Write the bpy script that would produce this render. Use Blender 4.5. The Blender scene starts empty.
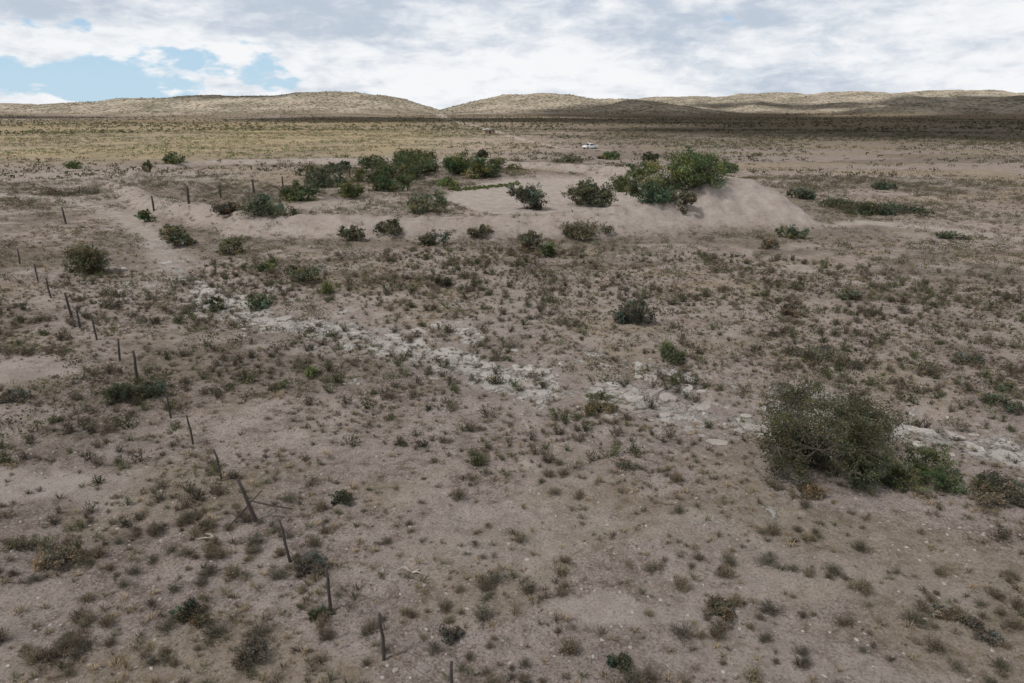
import bpy, math, random
import numpy as np
from mathutils import Vector
random.seed(5)
rng = np.random.default_rng(11)
COL = bpy.context.scene.collection
F = 682.67; PITCH = math.radians(18.7); CH = 12.0
cp, sp = math.cos(PITCH), math.sin(PITCH)

# ------------------------------------------------------------------ noise
def _hash(xi, yi, seed):
    h = (xi.astype(np.int64) * 374761393 + yi.astype(np.int64) * 668265263 + seed * 1442695041) & 0xffffffff
    h = ((h ^ (h >> 13)) * 1274126177) & 0xffffffff
    h = (h ^ (h >> 16)) & 0xffffffff
    return h / 4294967295.0
def vn(x, y, seed=0):
    xi = np.floor(x); yi = np.floor(y); fx = x - xi; fy = y - yi
    fx = fx*fx*(3-2*fx); fy = fy*fy*(3-2*fy)
    a = _hash(xi, yi, seed); b = _hash(xi+1, yi, seed); c = _hash(xi, yi+1, seed); d = _hash(xi+1, yi+1, seed)
    return (a*(1-fx)+b*fx)*(1-fy) + (c*(1-fx)+d*fx)*fy
def fbm(x, y, o=4, seed=0):
    s = 0; a = .5; t = 0
    for i in range(o):
        s = s + a*vn(x*2**i + 17.3*i, y*2**i - 9.1*i, seed+i); t += a; a *= .5
    return s/t
def ss(a, b, x):
    t = np.clip((x-a)/(b-a), 0, 1); return t*t*(3-2*t)

# ------------------------------------------------------------------ survey of the place (metres)
def flat(px, py, z=0.0):
    a = (px-512)/F; b = (341.5-py)/F
    d = (a, cp+b*sp, -sp+b*cp)
    t = (z-CH)/d[2]
    return d[0]*t, d[1]*t
def line(pts, z=0.0):
    return [flat(p[0], p[1], z) + tuple(p[2:]) for p in pts]
WASH = line([(20,180,1.6),(70,190,1.6),(130,214,1.7),(160,240,1.4),(185,275,1.3),(225,300,1.6),(270,315,1.8),(330,325,1.8),(400,341,1.5),(460,356,1.6),(520,372,1.5),(580,384,1.6),(640,392,1.5),(690,404,1.4),(760,412,1.3),(830,414,1.2),(900,418,1.1),(960,432,1.1),(1024,450,1.1),(1100,470,1.1)])
WEIGHT = line([(20,180,0),(130,214,.15),(160,240,.4),(185,275,.8),(225,300,.9),(270,315,1.),(330,325,1.),(400,341,1.),(460,356,1.),(520,372,1.),(580,384,1.),(640,392,1.),(690,404,1.05),(760,412,1.05),(830,414,1.),(900,418,.95),(960,432,.9),(1024,450,.85),(1100,470,.6)])
BRANCH = line([(590,345,.6),(640,360,.8),(700,372,.9),(760,380,.6),(850,392,.8),(960,425,.8)])
BERM = [flat(p[0], p[1], p[2]) + (p[2],) for p in [(118,182,.7),(150,196,1.0),(195,203,1.4),(255,213,1.7),(340,216,1.7),(430,217,1.7),(520,216,1.8),(600,210,2.2),(655,199,3.0),(695,187,4.0),(725,179,4.6),(745,179,4.6)]]
BERM2 = [flat(p[0], p[1], p[2]) + (p[2],) for p in [(745,179,4.6),(765,186,3.9),(786,198,2.2),(802,214,.5)]]
BERM3 = [flat(p[0], p[1], p[2]) + (p[2],) for p in [(740,179,4.6),(700,172,3.2),(640,167,2.0),(560,163,1.4),(480,160,1.3),(400,158,1.4),(300,158,1.2),(200,160,1.0),(140,167,.8),(118,182,.7)]]
TRACK = line([(610,150,1.4),(560,148,1.2),(525,141,1.2),(500,133,1.8),(480,127,3.0),(455,121,5),(440,117,8),(434,114,12)])
PALEW = line([(800,228,1.3),(860,222,1.3),(930,228,1.5),(1024,238,1.6),(1120,246,1.6)])
PALEL = line([(-60,192,1.8),(10,196,1.8),(60,199,1.8),(120,212,1.6),(150,235,1.2),(170,262,1.)])
def pdist(X, Y, pts):
    best = np.full(X.shape, 1e9); val = np.zeros(X.shape)
    for (x0,y0,v0),(x1,y1,v1) in zip(pts[:-1], pts[1:]):
        dx, dy = x1-x0, y1-y0; L = dx*dx+dy*dy
        t = np.clip(((X-x0)*dx+(Y-y0)*dy)/L, 0, 1)
        d = np.hypot(X-(x0+t*dx), Y-(y0+t*dy))
        m = d < best
        best = np.where(m, d, best); val = np.where(m, v0+(v1-v0)*t, val)
    return best, val
def zc_of(X, Y, Z): return Y*cp + (CH-Z)*sp
PONDC = flat(548, 191, -.6)
def pond_mask(X, Y):
    w = 1 + .25*(fbm(X/9, Y/9, 3, 61)-.5)
    return ss(1.04, .97, np.hypot((X-PONDC[0]-1)/(18*w), (Y-PONDC[1]+2)/(26*w)))
def ridge_z(D, y):
    return CH + D*math.tan(math.atan((341.5-y)/F) - PITCH)
def layer(D, W, pts):
    return D, W, np.array([(p[0]-512)/F*D*.947 for p in pts]), np.array([max(ridge_z(D, p[1]), 0) for p in pts])
HILLS = [
 layer(7500, 900, [(-400,102),(-200,104),(0,103.5),(40,104.5),(62,105),(72,111.5),(700,112),(900,103),(1500,100)]),
 layer(1750, 330, [(-500,104),(-200,107),(-60,105.5),(60,105),(130,100),(200,97),(270,95.5),(345,93),(375,95),(405,100),(430,107),(448,113)]),
 layer(1900, 320, [(432,113),(452,107),(480,100.5),(505,96),(545,94.5),(580,96.5),(610,99.5),(650,101),(690,106),(720,112)]),
 layer(2700, 450, [(590,112),(620,101),(650,98),(700,97),(760,93.5),(800,94.5),(850,92.5),(890,94.5),(930,91.5),(985,91.5),(1010,96),(1080,97),(1300,90),(1700,100)]),
 layer(1500, 190, [(575,113),(600,106),(630,99.5),(655,100.5),(690,106),(725,114)]),
 layer(1850, 240, [(700,113),(735,104),(790,106.5),(840,103.5),(900,108),(960,113)]),
 layer(1400, 180, [(840,115),(890,106),(940,102.5),(990,99.5),(1024,97),(1120,94),(1300,101),(1600,110)]),
]
def hills(X, Y):
    z = np.zeros(X.shape)
    w = (fbm(X/400, Y/400, 3, 5)-.5)
    for i, (D, W, xs, zs) in enumerate(HILLS):
        c = np.interp(X, xs, zs)
        kern = np.exp(-((Y-D-140*w)/W)**2)
        z = np.maximum(z, c*kern)
    gul = 1-np.abs(2*fbm(X/110, Y/260, 4, 9)-1)
    return z*(1 + .34*(gul-.75)*ss(0, 15, z))
def height(X, Y):
    X = np.asarray(X, float); Y = np.asarray(Y, float)
    r = np.hypot(X, Y)
    near = ss(170, 60, r)
    h = .8*(fbm(X/45, Y/45, 3, 1)-.5)*ss(15, 60, r)*ss(900, 200, r) + .30*(fbm(X/11, Y/11, 3, 2)-.5)*near
    h = h + near*(.10*(fbm(X/2.3, Y/2.3, 3, 3)-.5) + .15*(fbm(X/.55, Y/.55, 3, 4)-.5)*ss(60, 20, r))
    h = h + 3*(fbm(X/300, Y/300, 3, 8)-.5)*ss(200, 900, r)
    m = r < 260
    if m.any():
        x = X[m]; y = Y[m]; hh = h[m]
        d, w = pdist(x, y, WASH); _, wt = pdist(x, y, WEIGHT)
        d = np.abs(d + 2.2*(fbm(x/2.5, y/2.5, 3, 21)-.5))
        k = np.exp(-(d/(w*1.9+.6))**2)
        q = fbm(x/2.8, y/1.4, 3, 22)*6
        step = (np.floor(q)+ss(.85, 1, q-np.floor(q)))/6
        hh = hh - .30*k*(.3+.7*wt) + .50*wt*(step-.5)*np.exp(-(d/(w*1.8))**2)
        d2, w2 = pdist(x, y, BRANCH)
        hh = hh - .3*np.exp(-(d2/(w2*1.5))**2) + .4*(step-.5)*np.exp(-(d2/(w2*1.8))**2)
        rl = np.abs(fbm(x/6+3, y/9, 4, 31)-.5)
        hh = hh - .09*ss(.03, 0, rl)*near[m]
        b = np.zeros(x.shape)
        for pl in (BERM, BERM2, BERM3):
            d, H = pdist(x, y, pl)
            d = np.abs(d + 1.2*(fbm(x/4, y/4, 4, 23)-.5)*ss(4, 2, H))
            wd = np.where(H < 2.2, 1.7*H+1.5, 1.5*H+1.94)
            u = np.clip(1-d/wd, 0, 1)
            fl = np.where(H < 2.5, .85, .93)
            Hn = H*(1+.22*(fbm(x/3.5, y/3.5, 3, 25)-.5)*ss(3, 2, H))
            b = np.maximum(b, Hn*np.clip(.3*u*u*(3-2*u)+.7*u, 0, fl)/fl)
        pm = pond_mask(x, y)
        inb = ss(1.1, .8, np.hypot((x+15)/44, (y-108)/32))
        hh = hh*(1-.5*ss(0, 1, b)) - .8*inb*(1-ss(0, .8, b))
        hh = hh*(1-pm*(1-ss(0, 1, b))) + (-1.1)*pm*(1-ss(0, 1, b)) + b
        ril = np.abs(2*fbm(x/1.3, y/5, 3, 24)-1)
        hh = hh + ss(.5, 2.5, b)*.75*(ril-.4)*ss(4.8, 3.6, b)
        h[m] = hh
    far = r > 700
    if far.any():
        h[far] = h[far] + hills(X[far], Y[far])
    return h
def at(px, py):
    a = (px-512)/F; b = (341.5-py)/F
    d = np.array((a, cp+b*sp, -sp+b*cp))
    t = np.geomspace(8, 6000, 2600)
    P = np.outer(t, d); P[:, 2] += CH
    g = height(P[:, 0], P[:, 1])
    i = int(np.argmax(P[:, 2] < g)) or len(t)-1
    t0, t1 = t[i-1], t[i]
    f0 = P[i-1, 2]-g[i-1]; f1 = P[i, 2]-g[i]
    tt = t0+(t1-t0)*f0/(f0-f1+1e-9)
    p = d*tt
    return np.array((p[0], p[1], float(height(np.array([p[0]]), np.array([p[1]]))[0])))

# ------------------------------------------------------------------ mesh helpers
def mesh_np(name, V, polys, mats=(), midx=None, colors=None, smooth=False):
    me = bpy.data.meshes.new(name)
    V = np.asarray(V, np.float32)
    me.vertices.add(len(V)); me.vertices.foreach_set('co', V.ravel())
    loops = np.concatenate([p.ravel() for p in polys]).astype(np.int32)
    sizes = np.concatenate([np.full(len(p), p.shape[1]) for p in polys]).astype(np.int32)
    starts = np.concatenate([[0], np.cumsum(sizes)[:-1]]).astype(np.int32)
    me.loops.add(len(loops)); me.loops.foreach_set('vertex_index', loops)
    me.polygons.add(len(sizes)); me.polygons.foreach_set('loop_start', starts)
    try: me.polygons.foreach_set('loop_total', sizes)
    except Exception: pass
    for m in mats: me.materials.append(m)
    if midx is not None: me.polygons.foreach_set('material_index', np.asarray(midx, np.int32))
    me.polygons.foreach_set('use_smooth', np.full(len(sizes), smooth))
    me.update(calc_edges=True)
    if colors is not None:
        for nm, c in colors.items():
            at_ = me.color_attributes.new(nm, 'FLOAT_COLOR', 'POINT')
            c4 = np.ones((len(V), 4), np.float32); c4[:, :c.shape[1]] = c
            at_.data.foreach_set('color', c4.ravel())
    me.validate()
    return me
def link(name, me, parent=None):
    o = bpy.data.objects.new(name, me); COL.objects.link(o)
    if parent is not None: o.parent = parent
    return o
def tag(o, label=None, cat=None, group=None, kind=None):
    if label: o['label'] = label
    if cat: o['category'] = cat
    if group: o['group'] = group
    if kind: o['kind'] = kind
    return o
def empty(name, loc, rz=0):
    o = bpy.data.objects.new(name, None); COL.objects.link(o)
    o.location = loc; o.rotation_euler = (0, 0, rz); o.empty_display_size = .2
    return o

# ------------------------------------------------------------------ materials
class NT:
    def __init__(s, nt): s.nt = nt; nt.nodes.clear()
    def n(s, t, **kw):
        o = s.nt.nodes.new(t)
        for k, v in kw.items(): setattr(o, k, v)
        return o
    def l(s, a, b): s.nt.links.new(a, b)
    def val(s, sock, v):
        if hasattr(v, 'is_linked'): s.l(v, sock)
        else: sock.default_value = v
    def math(s, op, a, b=0., clamp=False):
        o = s.n('ShaderNodeMath', operation=op); o.use_clamp = clamp
        s.val(o.inputs[0], a); s.val(o.inputs[1], b); return o.outputs[0]
    def mix(s, f, a, b, mode='MIX'):
        o = s.n('ShaderNodeMix', data_type='RGBA', blend_type=mode)
        s.val(o.inputs[0], f)
        for sock, v in ((o.inputs[6], a), (o.inputs[7], b)):
            if hasattr(v, 'is_linked'): s.l(v, sock)
            else: sock.default_value = tuple(v)+(1,) if len(v) == 3 else v
        return o.outputs[2]
    def noise(s, vec, scale, detail=4, rough=.55, dist=0):
        o = s.n('ShaderNodeTexNoise'); s.l(vec, o.inputs['Vector'])
        o.inputs['Scale'].default_value = scale; o.inputs['Detail'].default_value = detail
        o.inputs['Roughness'].default_value = rough; o.inputs['Distortion'].default_value = dist
        return o.outputs['Fac']
    def ramp(s, v, a, b, lo=0., hi=1.):
        o = s.n('ShaderNodeMapRange', interpolation_type='SMOOTHSTEP')
        s.val(o.inputs[0], v); o.inputs[1].default_value = a; o.inputs[2].default_value = b
        o.inputs[3].default_value = lo; o.inputs[4].default_value = hi
        return o.outputs[0]
def newmat(name):
    m = bpy.data.materials.new(name); m.use_nodes = True
    return m, NT(m.node_tree)
def mat_simple(name, col, rough=.8, metal=0., var=.25, scale=6., bump=0.):
    m, t = newmat(name)
    tc = t.n('ShaderNodeTexCoord')
    nz = t.noise(tc.outputs['Object'], scale, 4)
    c = t.mix(nz, tuple(x*(1-var) for x in col), tuple(min(1, x*(1+var)) for x in col))
    b = t.n('ShaderNodeBsdfPrincipled'); t.l(c, b.inputs['Base Color'])
    b.inputs['Roughness'].default_value = rough; b.inputs['Metallic'].default_value = metal
    if bump:
        bp = t.n('ShaderNodeBump'); bp.inputs['Strength'].default_value = bump; bp.inputs['Distance'].default_value = .02
        t.l(t.noise(tc.outputs['Object'], scale*3, 4), bp.inputs['Height']); t.l(bp.outputs[0], b.inputs['Normal'])
    o = t.n('ShaderNodeOutputMaterial'); t.l(b.outputs[0], o.inputs[0])
    return m
def mat_plant(name, transl=.25):
    m, t = newmat(name)
    at_ = t.n('ShaderNodeAttribute', attribute_name='tint')
    oi = t.n('ShaderNodeObjectInfo')
    hsv = t.n('ShaderNodeHueSaturation')
    t.l(at_.outputs['Color'], hsv.inputs['Color'])
    t.l(t.ramp(oi.outputs['Random'], 0, 1, .85, 1.2), hsv.inputs['Value'])
    t.l(t.ramp(oi.outputs['Random'], 0, 1, .490, .510), hsv.inputs['Hue'])
    d = t.n('ShaderNodeBsdfDiffuse'); t.l(hsv.outputs[0], d.inputs[0]); res = d.outputs[0]
    if transl:
        tr = t.n('ShaderNodeBsdfTranslucent'); t.l(hsv.outputs[0], tr.inputs[0])
        mx = t.n('ShaderNodeMixShader'); mx.inputs[0].default_value = transl
        t.l(d.outputs[0], mx.inputs[1]); t.l(tr.outputs[0], mx.inputs[2]); res = mx.outputs[0]
    o = t.n('ShaderNodeOutputMaterial'); t.l(res, o.inputs[0])
    return m
M_PLANT = mat_plant('plant_leaves', .35)
M_TWIG = mat_plant('plant_twigs', 0.)
M_WOOD = mat_simple('weathered_wood', (.055, .046, .04), .9, 0, .4, 12, .6)
M_DEAD = mat_simple('bleached_wood', (.42, .38, .33), .9, 0, .3, 12, .5)
M_WIRE = mat_simple('rusty_wire', (.10, .075, .06), .6, .6, .3, 8)
def rock_material():
    m, t = newmat('pale_caliche_rock')
    tc = t.n('ShaderNodeTexCoord'); oi = t.n('ShaderNodeObjectInfo')
    v = tc.outputs['Object']
    c = t.mix(t.ramp(t.noise(v, 2.2, 5), .35, .65), (.37, .345, .315), (.52, .50, .47))
    c = t.mix(t.ramp(t.noise(v, 7, 5, .65), .48, .64), c, (.24, .205, .185))
    c = t.mix(t.ramp(oi.outputs['Random'], 0, 1, 0, .75), c, (.31, .27, .245))
    b = t.n('ShaderNodeBsdfPrincipled'); t.l(c, b.inputs['Base Color']); b.inputs['Roughness'].default_value = .92
    bp = t.n('ShaderNodeBump'); bp.inputs['Strength'].default_value = .9; bp.inputs['Distance'].default_value = .05
    t.l(t.noise(v, 6, 5, .65), bp.inputs['Height']); t.l(bp.outputs[0], b.inputs['Normal'])
    o = t.n('ShaderNodeOutputMaterial'); t.l(b.outputs[0], o.inputs[0])
    return m
M_ROCK = rock_material()

def ground_material():
    m, t = newmat('desert_soil')
    tc = t.n('ShaderNodeTexCoord'); v = tc.outputs['Object']
    a1 = t.n('ShaderNodeAttribute', attribute_name='maskA'); s1 = t.n('ShaderNodeSeparateColor'); t.l(a1.outputs['Color'], s1.inputs[0])
    a2 = t.n('ShaderNodeAttribute', attribute_name='maskB'); s2 = t.n('ShaderNodeSeparateColor'); t.l(a2.outputs['Color'], s2.inputs[0])
    rock, pale, straw = s1.outputs
    dark, hill, farm = s2.outputs
    mid = t.noise(v, .5, 5, .6); sm = t.noise(v, 2.4, 5, .70); fine = t.noise(v, 13, 6, .80)
    c = t.mix(t.ramp(mid, .34, .66), (.298, .246, .221), (.42, .358, .325))
    lit = t.math('MULTIPLY', t.ramp(sm, .48, .58), t.ramp(mid, .60, .40, .35, .9))
    c = t.mix(lit, c, (.185, .150, .124))
    c = t.mix(t.ramp(fine, .525, .60, 0, .74), c, (.095, .076, .062))
    c = t.mix(t.ramp(fine, .46, .36, 0, .66), c, (.57, .515, .475))
    # pebbles
    vo = t.n('ShaderNodeTexVoronoi'); t.l(v, vo.inputs['Vector']); vo.inputs['Scale'].default_value = 9
    cs = t.n('ShaderNodeSeparateColor'); t.l(vo.outputs['Color'], cs.inputs[0])
    peb = t.math('MULTIPLY', t.math('LESS_THAN', vo.outputs['Distance'], t.math('MULTIPLY', cs.outputs[2], .36)), t.ramp(cs.outputs[0], .4, .5))
    c = t.mix(t.math('MULTIPLY', peb, .7), c, t.mix(cs.outputs[1], (.20, .172, .155), (.56, .515, .475)))
    # straw cover; dark scrub colour, with far-plain cloud shade painted in
    c = t.mix(t.math('MULTIPLY', straw, t.ramp(sm, .3, .6, .5, .97)), c, t.mix(t.ramp(t.noise(v, .06, 4), .35, .65), (.355, .285, .165), (.215, .186, .106)))
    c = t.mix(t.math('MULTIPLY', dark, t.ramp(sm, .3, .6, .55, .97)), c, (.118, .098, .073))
    # pale silt
    pc = t.mix(t.ramp(t.noise(v, .8, 5, .65), .35, .65), (.375, .322, .290), (.49, .44, .40))
    c = t.mix(t.math('MULTIPLY', pale, t.ramp(fine, .42, .6, 1., .55)), c, pc)
    # bedrock in the wash: ragged sheets flush with the soil, partly buried
    nzc = t.n('ShaderNodeTexNoise'); t.l(v, nzc.inputs['Vector']); nzc.inputs['Scale'].default_value = .9; nzc.inputs['Detail'].default_value = 6; nzc.inputs['Roughness'].default_value = .68
    sc = t.n('ShaderNodeVectorMath', operation='SCALE'); t.l(nzc.outputs['Color'], sc.inputs[0]); sc.inputs['Scale'].default_value = 3.4
    wv = t.n('ShaderNodeVectorMath', operation='ADD'); t.l(v, wv.inputs[0]); t.l(sc.outputs[0], wv.inputs[1])
    vr = t.n('ShaderNodeTexVoronoi', feature='DISTANCE_TO_EDGE'); vr.inputs['Scale'].default_value = .62; t.l(wv.outputs[0], vr.inputs['Vector'])
    crack = t.ramp(vr.outputs['Distance'], .004, .05)
    rc = t.mix(t.ramp(mid, .38, .62), (.40, .375, .345), (.585, .56, .525))
    rc = t.mix(t.ramp(fine, .49, .60, 0, .7), rc, (.30, .268, .243))
    rc = t.mix(t.ramp(crack, 0, 1, .7, 0), rc, (.17, .142, .122))
    rm = t.math('ADD', rock, t.math('ADD', t.math('MULTIPLY', t.math('SUBTRACT', sm, .5), 1.5), t.math('MULTIPLY', t.math('SUBTRACT', mid, .5), 1.8)))
    rm = t.math('MULTIPLY', t.ramp(rm, .42, .54), t.ramp(rock, .10, .28))
    c = t.mix(t.math('MULTIPLY', rm, .9), c, rc)
    # distance cover
    vd = t.n('ShaderNodeTexVoronoi'); vd.inputs['Scale'].default_value = .11; t.l(v, vd.inputs['Vector'])
    big = t.noise(v, .012, 5, .65)
    dots = t.math('MULTIPLY', t.ramp(vd.outputs['Distance'], .58, .25), t.ramp(big, .35, .6, .6, 1.))
    c = t.mix(t.math('MULTIPLY', farm, t.ramp(big, .35, .65, .2, .85)), c, t.mix(t.ramp(t.noise(v, .004, 3), .4, .6), (.122, .101, .068), (.215, .17, .105)))
    hc = t.mix(t.ramp(big, .35, .65), (.41, .355, .285), (.25, .22, .17))
    hc = t.mix(t.math('MULTIPLY', dots, .92), hc, (.082, .08, .058))
    c = t.mix(hill, c, hc)
    b = t.n('ShaderNodeBsdfDiffuse'); t.l(c, b.inputs['Color'])
    hgt = t.math('ADD', t.math('MULTIPLY', fine, .10), t.math('MULTIPLY', peb, .025))
    hgt = t.math('ADD', hgt, t.math('MULTIPLY', t.math('MULTIPLY', rm, crack), .06))
    bp = t.n('ShaderNodeBump'); bp.inputs['Strength'].default_value = 1.; bp.inputs['Distance'].default_value = 1.
    t.l(hgt, bp.inputs['Height']); t.l(bp.outputs[0], b.inputs['Normal'])
    o = t.n('ShaderNodeOutputMaterial'); t.l(b.outputs[0], o.inputs[0])
    return m

# ------------------------------------------------------------------ ground
def masks(X, Y):
    r = np.hypot(X, Y)
    rock = np.zeros(X.shape); pale = np.zeros(X.shape); around = np.zeros(X.shape)
    m = r < 1800
    x = X[m]; y = Y[m]
    d0, w = pdist(x, y, WASH); _, wt = pdist(x, y, WEIGHT)
    d = np.abs(d0 + 2.2*(fbm(x/3, y/3, 3, 42)-.5))
    vis = .50+.75*fbm(x/4, y/3, 3, 41)
    rk = np.exp(-(d/(w*1.2))**2)*vis*wt
    rk = np.maximum(rk, .33*np.exp(-(d/(w*3.0))**2)*wt)
    d, w = pdist(x, y, BRANCH); rk = np.maximum(rk, .55*np.exp(-(d/(w*1.4))**2))
    rk = np.maximum(rk, .36*ss(.52, .66, fbm(x/4, y/3, 4, 43))*ss(18, 4, d0)*np.clip(wt+.2, 0, 1))
    rock[m] = np.clip(rk, 0, 1)
    pl = pond_mask(x, y)
    for L, k in ((TRACK, .55), (PALEW, .85), (PALEL, .8)):
        d, w = pdist(x, y, L); pl = np.maximum(pl, k*np.exp(-(d/w)**4*.5))
    d, w = pdist(x, y, WASH); pl = np.maximum(pl, .5*np.exp(-(d/(w*1.7))**2)*(.5+fbm(x/2, y/2, 3, 49)))
    b = np.zeros(x.shape); ar = np.zeros(x.shape)
    for L in (BERM, BERM2, BERM3):
        d, H = pdist(x, y, L); wd = np.where(H < 2.2, 1.7*H+1.5, 1.5*H+1.94)
        b = np.maximum(b, (.66+.26*ss(2.0, 3.6, H))*ss(1.05, .55, d/wd+.4*(fbm(x/3, y/3, 3, 46)-.5)))
        ar = np.maximum(ar, ss(.8, 1.1, d/wd)*ss(2.6, 1.3, d/wd))
    pl = np.maximum(pl, b*(.85+.6*(fbm(x/3, y/4, 3, 45)-.5)))
    c = flat(110, 176); pl = np.maximum(pl, .6*np.exp(-(((x-c[0])/28)**2+((y-c[1])/16)**2)**2))
    c = flat(385, 203, -.5); pl = np.maximum(pl, .6*np.exp(-(((x-c[0])/14)**2+((y-c[1])/9)**2)**2))
    for (px, py, a, bb, k) in ((640,612,2.4,.9,.95),(60,480,3.2,1.6,.8),(490,560,1.6,1.2,.6),(20,370,3.4,2.2,.6),(900,310,4,2,.4),(250,575,1.6,1,.5),(940,590,2,1,.4),(720,560,1.5,1,.4),(560,300,5,2,.45),(450,270,6,2,.45),(560,470,2,1,.4),(330,440,2.2,1.2,.4)):
        c = flat(px, py); q = np.hypot((x-c[0])/a, (y-c[1])/bb)+1.8*(fbm(x/1.2, y/1.2, 5, 47)-.5)
        pl = np.maximum(pl, k*ss(1.1, .5, q))
    pl = np.maximum(pl, .45*ss(.54, .66, fbm(x/7, y/4.5, 5, 48))*ss(130, 60, r[m]))
    pale[m] = np.clip(pl, 0, 1); around[m] = ar
    left = ss(.10, -.20, X/np.maximum(Y, 1))
    st = ss(140, 210, Y)*left*(.8+.8*(fbm(X/60, Y/90, 4, 51)-.4))*ss(1200, 600, Y)
    st = np.maximum(st, ss(.52, .66, fbm(X/6, Y/4, 4, 52))*.35*ss(140, 50, r))
    st = np.maximum(st, .5*ss(.5, .62, fbm(X/30, Y/14, 4, 57))*ss(70, 120, Y)*ss(600, 300, Y))
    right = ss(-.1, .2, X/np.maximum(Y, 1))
    dk = ss(130, 300, Y)*right*(.85+.5*(fbm(X/70, Y/80, 4, 53)-.5))  # scrub tone plus painted cloud shadow on the right-hand far plain
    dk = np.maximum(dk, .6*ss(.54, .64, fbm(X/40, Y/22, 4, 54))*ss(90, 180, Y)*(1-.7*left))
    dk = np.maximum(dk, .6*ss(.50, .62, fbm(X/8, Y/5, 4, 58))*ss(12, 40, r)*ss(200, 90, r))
    dk = np.maximum(dk, .9*ss(450, 1000, Y)*ss(.35, .60, fbm(X/220, Y/120, 4, 59)))  # cloud-shaded band before the hills, painted into the ground colour
    dk = np.maximum(dk, .55*around)
    c = flat(300, 195); dk = np.maximum(dk, .5*np.exp(-(((X-c[0])/22)**2+((Y-c[1])/14)**2)**2)*(1-pale))
    hz = np.zeros(X.shape); f = r > 700
    hz[f] = ss(2, 14, hills(X[f], Y[f])+6*(fbm(X[f]/60, Y[f]/60, 3, 60)-.5))
    fr = ss(260, 700, Y)*.85
    clean = 1-np.clip(pale*1.3, 0, 1)
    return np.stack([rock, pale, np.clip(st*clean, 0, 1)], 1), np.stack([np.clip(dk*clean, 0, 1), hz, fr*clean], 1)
def build_ground():
    NC, q = 620, 1.0076
    rr = 2.0*q**np.arange(int(math.log(13000/2)/math.log(q)))
    aa = np.radians(np.linspace(-76, 76, NC))
    R, A = np.meshgrid(rr, aa, indexing='ij')
    X = (R*np.sin(A)).ravel(); Y = (R*np.cos(A)).ravel()
    Z = height(X, Y)
    nr = len(rr)
    i = (np.arange(nr-1)[:, None]*NC + np.arange(NC-1)[None, :]).ravel()
    Q = np.stack([i, i+NC, i+NC+1, i+1], 1)[:, ::-1]
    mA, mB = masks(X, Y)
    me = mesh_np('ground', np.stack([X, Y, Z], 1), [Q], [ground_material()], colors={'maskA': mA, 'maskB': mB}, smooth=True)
    o = link('ground', me)
    tag(o, 'pinkish grey desert ground with a pale rock wash, earth bank and far hills', 'ground', kind='structure')
build_ground()

# ------------------------------------------------------------------ plant geometry
def quads(C, ln, wd, up=.0, r=rng):
    n = len(C)
    a = r.normal(size=(n, 3)); a[:, 2] += up; a /= np.linalg.norm(a, axis=1)[:, None]
    b = r.normal(size=(n, 3)); b = np.cross(a, b); b /= np.linalg.norm(b, axis=1)[:, None]
    L = (ln*r.uniform(.6, 1.3, n)/2)[:, None]; W = (wd*r.uniform(.6, 1.3, n)/2)[:, None]
    V = np.stack([C-a*L, C+b*W, C+a*L, C-b*W], 1).reshape(-1, 3)
    return V, np.arange(n*4).reshape(n, 4)
def tubes(S):
    S = np.array(S, float)
    p0, p1, r0, r1 = S[:, 0:3], S[:, 3:6], S[:, 6], S[:, 7]
    d = p1-p0; d /= np.linalg.norm(d, axis=1)[:, None]+1e-9
    ref = np.where(np.abs(d[:, 2:3]) > .9, np.array([[1., 0, 0]]), np.array([[0., 0, 1]]))
    u = np.cross(d, ref); u /= np.linalg.norm(u, axis=1)[:, None]; w = np.cross(d, u)
    V = []
    for k in range(3):
        an = 2*math.pi*k/3; V.append(p0+(u*math.cos(an)+w*math.sin(an))*r0[:, None])
    for k in range(3):
        an = 2*math.pi*k/3; V.append(p1+(u*math.cos(an)+w*math.sin(an))*r1[:, None])
    V = np.stack(V, 1).reshape(-1, 3)
    b = (np.arange(len(S))*6)[:, None]
    Q = np.concatenate([b+np.array([[k, (k+1) % 3, (k+1) % 3+3, k+3]]) for k in range(3)], 0)
    return V, Q
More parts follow.
